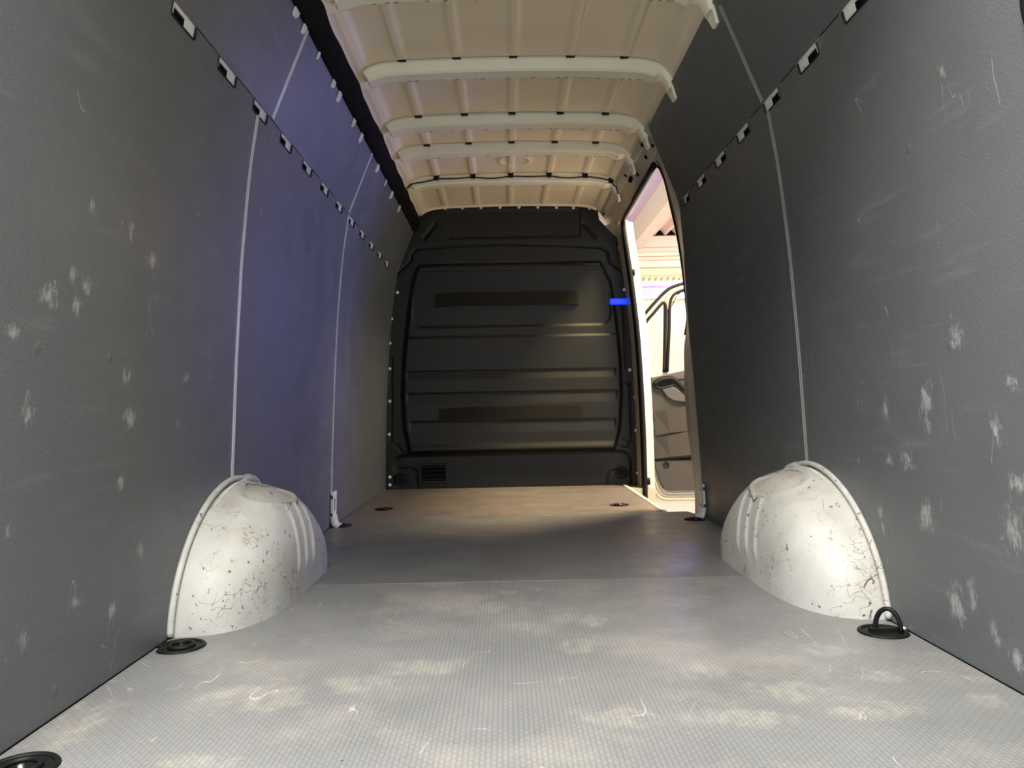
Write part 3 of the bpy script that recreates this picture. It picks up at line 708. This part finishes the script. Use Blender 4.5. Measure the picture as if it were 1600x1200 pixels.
# ------------------------------------------------------------------ wheel arches
def make_arch(side, label):
    yc, L, T, D = (2.325, 0.415, 0.338, 0.218) if side < 0 else (2.36, 0.428, 0.345, 0.206)
    L2 = L + 0.030; AM = M['arch_left' if side < 0 else 'arch_right']
    def pt(u, v):
        s = -math.cos(math.pi * u); q = abs(s); pe = 2.9 if s < 0 else 7.0
        t = T * (1 - q ** 1.9) ** (1 / 1.9); dd = D * (1 - q ** pe) ** (1 / pe)
        th = v * math.pi / 2; mpow = 2 / 3.5
        dep = dd * math.sin(th) ** mpow; z = t * math.cos(th) ** mpow * (1 - 0.10 * math.sin(th) ** 2)
        y = yc + (L if s < 0 else L2) * s
        dep2 = dep
        for ry in (-0.085, 0.0, 0.085):
            w = math.exp(-((y - yc - 0.05 - ry) / 0.0075) ** 2)
            dep2 += 0.008 * w * float(sm(0.44, 0.52, v) * (1 - sm(0.90, 0.97, v)))
        ob = ((y - yc - 0.02) / 0.16) ** 2 + ((dep - 0.105) / 0.065) ** 2
        if v < 0.5: z += -0.013 * float(sm(1.15, 0.75, ob)) + 0.004 * math.exp(-((ob - 1.2) / 0.2) ** 2)
        dep2 += 0.006 * math.exp(-((dep - 0.03) / 0.012) ** 2) * 0
        z += 0.006 * math.exp(-((dep - 0.022) / 0.009) ** 2) * (1 if v < 0.5 else 0) * (1 - q ** 8)
        return (side * (xw(z) - dep2 + 0.004), y, max(z, 0.0))
    root = empty('wheel_arch', (side * 0.80, yc, 0), label, 'wheel arch', 'white wheel arches')
    MB().grid(pt, 220, 46).build('arch_shell', AM, root, True)
    rim = []
    for u in np.linspace(0, 1, 90):
        s = -math.cos(math.pi * u); t = T * (1 - abs(s) ** 1.9) ** (1 / 1.9)
        rim.append((side * (xw(t) - 0.006), yc + ((L if s < 0 else L2) + 0.012) * s, t * 1.02 + 0.006))
    MB().tube(rim, 0.0085, 8).build('arch_flange', AM, root, True)
    rim2 = [(x - side * 0.016, y - (y - yc) * 0.050, z - 0.012) for x, y, z in rim]
    MB().tube(rim2, 0.0042, 6).build('seam_bead', M['body_white'], root, True)
    # raised bracket behind the crown and two weld caps
    q0 = -0.01
    br = [(side * (xw(0.34) - 0.004), yc + a, b) for a, b in ((0.02, 0.325), (0.08, 0.337), (0.13, 0.338), (0.19, 0.322), (0.24, 0.285))]
    MB().tube(smoothpath(br, 4), [0.004] + [0.016] * 15 + [0.004], 8).build('crown_lip', AM, root, True)
    for a, b in ((-0.02, 0.035), (0.13, 0.045)):
        MB().lathe([(0, 0.006), (0.008, 0.005), (0.011, 0.0), (0.011, -0.01)], (side * (xw(0.33) - b), yc + a, pt(math.acos(-a / L) / math.pi, 0.15)[2] + 0.002), 'Z', 10).build('weld_cap', M['rivet'], root, True)
    dp = pt(math.acos(-0.965) / math.pi, 1.0)
    MB().lathe([(0, 0.016), (0.010, 0.014), (0.014, 0.006), (0.016, 0.0)], (dp[0], dp[1], 0.0), 'Z', 10).build('drain_plug', M['rubber'], root)
make_arch(-1, 'scratched white wheel arch against the left wall, beside the shut oval floor fitting')
make_arch(1, 'scratched white wheel arch against the right wall, behind the raised lashing ring')

# ------------------------------------------------------------------ floor lashing rings
def ring_cup(p, label, up=False, r=0.052, cut=False):
    root = empty('lashing_ring', (p.x, p.y, 0.0), label, 'lashing ring', 'black lashing rings in the floor')
    th = np.linspace(0, 2 * math.pi, 29)[:-1]
    c = []
    for a in th:
        x, y = r * math.cos(a), r * math.sin(a)
        if cut: x = max(x, -r * 0.72) if y < 0 else x
        c.append(Vector((p.x + x, p.y + y, 0.0015)))
    MB().tube(c, 0.0055, 6, True, 0.7).build('cup_rim', M['rubber'], root, True)
    MB().prism([Vector((p.x + (q.x - p.x) * .95, p.y + (q.y - p.y) * .95, 0.0004)) for q in c], (0, 0, 0.0012)).build('cup_floor', M['black'], root)
    if up:
        a = [Vector((p.x + 0.012 + 0.012 * s + 0.020 * math.cos(q), p.y - 0.008 + 0.030 * math.cos(q) * 0, 0.006 + 0.046 * math.sin(q))) for s in (0,) for q in np.linspace(0, math.pi, 14)]
        a = [Vector((p.x + 0.014 + 0.022 * math.cos(q), p.y + 0.004 - 0.018 * math.cos(q), 0.004 + 0.050 * math.sin(q))) for q in np.linspace(-0.05, math.pi + 0.05, 16)]
        MB().tube(a, 0.0058, 8).build('ring', M['rubber'], root, True)
        MB().box(p.x - 0.030, p.x + 0.045, p.y - 0.004, p.y + 0.012, 0.001, 0.010).build('hinge_bar', M['black'], root)
        MB().lathe([(0, .007), (.006, .006), (.008, .0)], (p.x - 0.012, p.y + 0.012, 0.002), 'Z', 10).build('screw', M['steel'], root, True)
    else:
        a = [Vector((p.x + 0.002 + 0.027 * math.cos(q), p.y + 0.027 * math.sin(q), 0.0045)) for q in th]
        MB().tube(a, 0.0050, 6, True).build('ring', M['rubber'], root, True)
        MB().lathe([(0, .008), (.005, .007), (.007, .0)], (p.x + 0.002, p.y - 0.01 if r < 0.05 else p.y, 0.0015), 'Z', 10).build('screw', M['steel'] if not cut else M['black'], root, True)
ring_cup(PZ(282, 1011), 'round black floor fitting with ring folded flat, at the foot of the left wheel arch', cut=True)
ring_cup(PZ(1380, 988), 'black floor lashing ring standing upright at the foot of the right wheel arch', up=True)
ring_cup(PZ(30, 1203), 'black floor fitting cut off by the bottom left corner of the picture')
ring_cup(PZ(533, 822), 'black floor fitting below the white slotted bracket on the left wall', r=0.046)
ring_cup(PZ(600, 796), 'black floor fitting at the left end of the light brown front board', r=0.046)
ring_cup(PZ(968, 789.5), 'black floor fitting at the right end of the light brown front board', r=0.048)
ring_cup(PZ(1086, 812), 'black floor fitting at the foot of the rear door jamb', r=0.046)
for (px, py), lab in (((627, 748), 'black ring in the bottom left corner of the bulkhead'), ((972, 739), 'black ring in the bottom right corner of the bulkhead')):
    p = P(px, py, YB + 0.005)
    root = empty('bulkhead_ring', p, lab, 'lashing ring', 'black rings low on the bulkhead')
    MB().tube([Vector((p.x + .036 * math.cos(q), p.y - 0.006, p.z + .034 * math.sin(q))) for q in np.linspace(0, 2 * math.pi, 21)[:-1]], 0.007, 6, True).build('ring', M['black'], root, True)
    MB().lathe([(0, -0.014), (0.010, -0.012), (0.016, -0.004), (0.016, 0.02)], p, 'Y', 12).build('boss', M['black'], root, True)

# white slotted brackets at the foot of the foremost seams
def bracket(side, p0, label):
    y = p0; root = empty('slotted_bracket', (side * 0.885, y, 0), label, 'bracket', 'slotted white brackets at the wall foot')
    X = lambda z, d=0: side * (xw(z) - 0.003 - d)
    w = 0.040
    def bx(y0, y1, z0, z1):
        return [(X(z0, 0), y0, z0), (X(z0, 0), y1, z0), (X(z1, 0), y1, z1), (X(z1, 0), y0, z1), (X(z0, .012), y0, z0), (X(z0, .012), y1, z0), (X(z1, .012), y1, z1), (X(z1, .012), y0, z1)]
    fq = [(0,1,2,3),(4,5,6,7),(0,1,5,4),(1,2,6,5),(2,3,7,6),(3,0,4,7)]
    mb = MB().add(bx(y - w, y - w * .5, .05, .155), fq).add(bx(y + w * .5, y + w, .05, .155), fq).add(bx(y - w, y + w, .13, .165), fq).add(bx(y - w, y + w, .045, .07), fq)
    bevel(mb.build('slot_plate', M['body_white'], root), 0.003)
    MB().add([(side * (xw(z) - 0.002), yy, z) for yy, z in ((y - w*.5, .07), (y + w*.5, .07), (y + w*.5, .13), (y - w*.5, .13))] + [(side * (xw(z) - 0.004), yy, z) for yy, z in ((y - w*.5, .07), (y + w*.5, .07), (y + w*.5, .13), (y - w*.5, .13))], fq).build('slot', M['dark'], root)
    for k in range(3):
        yy = y - w * 0.7 + k * w * 0.7
        pts = [Vector((side * (xw(0.05) - 0.010), yy, 0.05)), Vector((side * (xw(0.02) - 0.014), yy, 0.025)), Vector((side * (xw(0) - 0.024), yy - 0.004, 0.008)), Vector((side * (xw(0) - 0.040), yy - 0.010, 0.002))]
        MB().tube(smoothpath(pts, 4), 0.011, 8).build('foot_rib', M['body_white'], root, True)
bracket(-1, 3.66, 'white slotted bracket at the foot of the left wall seam')
bracket(1, 3.70, 'white slotted bracket at the foot of the right wall beside the door jamb')

# ------------------------------------------------------------------ open cab door seen through the side opening
YD = 6.30
cd = empty('cab_door', P(1090, 785, YD), 'open white front cab door with two windows, seen through the side opening', 'vehicle door')
D = lambda x, y, dy=0.0: P(x, y, YD) + Vector((0, dy, 0))
outl = [(1003,591),(1017,588),(1070,576),(1195,556),(1200,640),(1198,770),(1190,783),(1036,787),(1027,783),(1022,770),(1016,700),(1008,640)]
bevel(MB().prism([D(x, y, 0.0) for x, y in outl], (0, 0.07, 0)).build('door_shell', M['pillar'], cd), 0.006)
op = smoothpath([D(x, y) for x, y in ((962,556),(985,522),(1005,494),(1023,473),(1042,454),(1056,447),(1075,442),(1110,438),(1150,438),(1175,446),(1188,475),(1196,556))], 6)
ip_q = [D(x, y) for x, y in ((980,590),(1008,507),(1022,489),(1034,474),(1038,473),(1040,478))]
MB().tube([p + Vector((0, -0.01, 0)) for p in op], 0.014, 8).build('outer_seal', M['rubber'], cd, True)
q1 = smoothpath([D(x, y) for x, y in ((975,588),(990,540),(1008,505),(1022,488),(1033,475),(1037,474),(1039.5,480),(1039,520),(1037,582))], 5)
MB().tube([p + Vector((0, -0.012, 0)) for p in q1], 0.013, 8).build('quarter_window_seal', M['rubber'], cd, True)
q2 = smoothpath([D(x, y) for x, y in ((1042,581),(1045,520),(1046,478),(1050,464),(1058,457),(1075,452),(1110,448),(1150,449),(1170,456),(1180,480),(1186,556))], 5)
MB().tube([p + Vector((0, -0.012, 0)) for p in q2], 0.013, 8).build('main_window_seal', M['rubber'], cd, True)
# painted frame between the seals, divider bar, panes
def resamp(path, n):
    path = [Vector(p) for p in path]; L = [0]
    for a, b in zip(path[:-1], path[1:]): L.append(L[-1] + (b - a).length)
    out = []
    for t in np.linspace(0, L[-1], n):
        i = min(max(np.searchsorted(L, t) - 1, 0), len(path) - 2); s_ = (t - L[i]) / max(L[i + 1] - L[i], 1e-9); out.append(path[i].lerp(path[i + 1], s_))
    return out
def frame_between(A, B, name):
    A = resamp(A, 40); B = resamp(B, 40); o = MB().strip(A, B).build(name, M['pillar'], cd, True); solid(o, 0.03, 0); return o
kq = len(q1) * 5 // 8
frame_between([p for p in op if p.x < D(1046, 450).x], q1[:kq], 'front_frame')
frame_between([p for p in op if p.x >= D(1036, 450).x], [D(1037,478), D(1040,474)] + q2[8:], 'upper_frame')
MB().prism([D(1037.5, 476), D(1046, 474), D(1044, 582), D(1036.5, 583)], (0, 0.03, 0)).build('divider_bar', M['jamb_pale'], cd)
o = mesh('quarter_pane', [p + Vector((0, 0.012, 0)) for p in q1], [tuple(range(len(q1)))], M['glass'], cd); solid(o, 0.004, 0)
o = mesh('main_pane', [p + Vector((0, 0.012, 0)) for p in q2], [tuple(range(len(q2)))], M['glass'], cd); solid(o, 0.004, 0)
# interior trim
def slab(name, pts, d0, d1, mat, bv=0.006):
    o = MB().prism([D(x, y, -d1) for x, y in pts], (0, d1 - d0, 0)).build(name, mat, cd); bevel(o, bv, 2); return o
slab('trim_panel', [(1016,590),(1070,578),(1194,560),(1196,716),(1080,716),(1020,719),(1019,690),(1022,668),(1017,640)], 0.0, 0.03, M['trim_grey'])
slab('belt_trim', [(1016,590),(1070,578),(1194,560),(1194,572),(1070,592),(1043,594),(1017,600)], 0.03, 0.045, M['trim_lilac'])
slab('arm_pad', [(1030,606),(1046,603),(1056,608),(1067,618),(1110,632),(1150,630),(1150,640),(1090,640),(1066,628),(1050,626),(1040,620)], 0.03, 0.065, M['trim_lilac'])
hp = smoothpath([D(x, y, -0.062) for x, y in ((1020,600),(1030,594),(1042,591.5),(1050,593),(1058,600),(1068,609),(1085,618),(1120,622))], 5)
MB().tube(hp, [0.020] * len(hp), 8).build('grab_handle', M['black'], cd, True)
hp2 = smoothpath([D(x, y, -0.058) for x, y in ((1020,600),(1024,605),(1030,607),(1040,605),(1050,602))], 5)
MB().tube(hp2, 0.012, 8).build('handle_rim', M['black'], cd, True)
slab('handle_recess', [(1021,600),(1030,595),(1044,593),(1050,600),(1040,604),(1028,606)], 0.028, 0.040, M['black'], 0.002)
def pocket(y0, y1, xl0, name):
    # upper and lower storage pockets: a slanted left facet and a front facet
    a = [D(xl0, y0 + 4, -.032), D(1039, y0 + 1, -.060), D(1045, y1 - 4, -.060), D(xl0 + 1, y1, -.040)]
    b = [D(1039, y0 + 1, -.060), D(1074, y0 - 7, -.085), D(1190, y0 - 14, -.085), D(1190, y1 - 10, -.085), D(1074, y1 - 7, -.085), D(1045, y1 - 4, -.060)]
    back = [p + Vector((0, (YD - 0.02) - p.y, 0)) for p in a + b]
    mb = MB().add(a, [(0,1,2,3)]).add(b, [(0,1,2,3,4,5)])
    mb.add([a[0], a[1], b[1], b[2], Vector((b[2].x, YD, b[2].z)), Vector((b[1].x, YD, b[1].z)), Vector((a[1].x, YD, a[1].z)), Vector((a[0].x, YD, a[0].z))], [(0,1,6,7),(1,2,5,6),(2,3,4,5)])
    mb.add([a[3], a[2], b[4], b[3], Vector((b[3].x, YD, b[3].z)), Vector((b[4].x, YD, b[4].z)), Vector((a[2].x, YD, a[2].z)), Vector((a[3].x, YD, a[3].z))], [(0,1,6,7),(1,2,5,6),(2,3,4,5)])
    mb.build(name, M['trim_grey'], cd)
pocket(640, 680, 1021, 'upper_pocket'); pocket(680, 717, 1021, 'lower_pocket')
slab('lower_trim', [(1019,719),(1080,717),(1194,716),(1194,764),(1046,766),(1036,763),(1030,754),(1025,738)], 0.0, 0.05, M['trim_grey'])
slab('trim_black_line', [(1019,717),(1080,714.5),(1194,713),(1194,716),(1080,717.5),(1019,720)], 0.0, 0.055, M['dark'], 0.001)  # black line between the pockets and the lower trim
c = D(1039, 726, -0.052)
MB().lathe([(0, 0.0), (0.020, 0.0), (0.024, -0.004), (0.028, 0.0), (0.028, 0.01)], c, 'Y', 18).build('speaker', M['black'], cd, True)
for k, (dx, dy) in enumerate(((0, 0), (-3.5, 4.5), (-7, 9))):
    pth = smoothpath([D(x + dx, y + dy, -0.004) for x, y in ((1025,735),(1029,752),(1035,764),(1046,770),(1080,770),(1190,769))], 5)
    MB().tube(pth, 0.010, 6).build('edge_fold', M['pillar'], cd, True)

# ------------------------------------------------------------------ hall outside
gnd = MB().box(-14, 16, -10, 18, -0.72, -0.66).build('ground', M['ground']); tag(gnd, kind='structure')
YH = 12.0
h = lambda x, y, Y=YH: P(x, y, Y)
zz_ = lambda y: P(1030, y, YH).z
hw = MB().box(-3.0, 9.0, YH + 0.10, YH + 0.2, -0.66, 4.2).build('wall_back', M['hall_white']); tag(hw, kind='structure')
rows = [(368,386,'hall_pink',.06),(386,393,'hall_pink',.02),(393,400,'hall_pink',.05),(400,406,'hall_pink',.03),(406,418,'hall_pink',.06),(418,430,'hall_sheet',.04)]
for a, b, mt, dp in rows:
    MB().box(-3, 9, YH + 0.10 - dp, YH + 0.10, zz_(b) + 0.012, zz_(a) - 0.004).build('cladding_plank', M[mt], hw)
MB().box(-3, 9, YH + 0.0, YH + 0.10, zz_(447), zz_(439)).build('rail', M['hall_blue_lit'], hw)
MB().box(-3, 9, YH + 0.08, YH + 0.10, zz_(462), zz_(447)).build('blue_lit_band', M['hall_blue_lit'], hw)  # band of blue light on the wall, put in as colour
MB().box(-3, 9, YH + 0.02, YH + 0.10, zz_(466), zz_(462)).build('ledge', M['rivet'], hw)
t0 = h(985, 435)
mb = MB(); k = 0; x = 1.2
while x < 3.6:
    mb.prism([(x, YH + 0.03, zz_(439)), (x + 0.045, YH + 0.03, zz_(431)), (x + 0.09, YH + 0.03, zz_(439))], (0, 0.05, 0)); x += 0.095
tag(mb.build('toothed_edge', M['hall_white'], hw), kind='stuff')
# corrugated roof sheet on the right, flat soffit on the left, a long girder between them
gx = h(986, 385).x
zc = zz_(366); mb = MB(); pr = []
x = gx; p_ = 0.18
while x < 9.0:
    pr += [(x, zc), (x + 0.03, zc), (x + 0.09, zc + 0.075), (x + 0.12, zc + 0.075)]; x += p_
mb.strip([(a, 1.0, b) for a, b in pr], [(a, YH + 0.12, b) for a, b in pr])
hr = mb.build('ceiling_hall', M['hall_sheet']); solid(hr, 0.01, 1); tag(hr, kind='structure')
MB().box(gx, 9, YH + 0.06, YH + 0.10, zc, zc + 0.1).build('eaves_shade_board', M['dark'], hr)  # dark board put in for the shade in the gaps under the crests
MB().box(-4.0, gx, 1.0, YH + 0.12, zc + 0.12, zc + 0.18).build('soffit', M['hall_blue_lit'], hr)
gd = empty('roof_girder', (gx, 6.5, 3.0), 'cream steel girder running under the hall roof, seen through the side opening', 'girder')
zg0, zg1 = zz_(386), zz_(356)
MB().box(gx - 0.01, gx + 0.02, 1.0, YH + 0.05, zg0, zg1 + 0.2).build('web', M['hall_white'], gd)
MB().box(gx - 0.01, gx + 0.16, 1.0, YH + 0.05, zg0 - 0.02, zg0).build('lower_flange', M['hall_white'], gd)
pu = MB().box(gx + 0.02, 9.0, 8.9, 9.0, zc - 0.16, zc - 0.005).build('purlin', M['hall_blue_lit'], None, False, (gx, 8.95, zc - 0.1))
tag(pu, 'pale purlin tinted with painted blue light, crossing under the corrugated hall roof', 'beam')

# bluish tube lamp on the far wall
ma, mb_ = h(1043, 463, YH), h(1078, 463, YH)
lt = empty('tube_lamp', ((ma.x + mb_.x) / 2, YH - 0.05, ma.z), 'bluish white tube lamp on the far hall wall, seen through the cab door window', 'lamp')
m = N('blue_tube'); m.col((0.5, 0.6, 1, 1)); m.b.inputs['Emission Color'].default_value = (0.16, 0.2, 1.0, 1); m.b.inputs['Emission Strength'].default_value = 45
MB().tube([(ma.x, YH - 0.05, ma.z), (mb_.x, YH - 0.05, ma.z)], 0.028, 10).build('tube', m.m, lt, True)
MB().box(ma.x - 0.03, mb_.x + 0.03, YH - 0.02, YH + 0.02, ma.z - 0.04, ma.z + 0.04).build('lamp_housing', M['rivet'], lt)
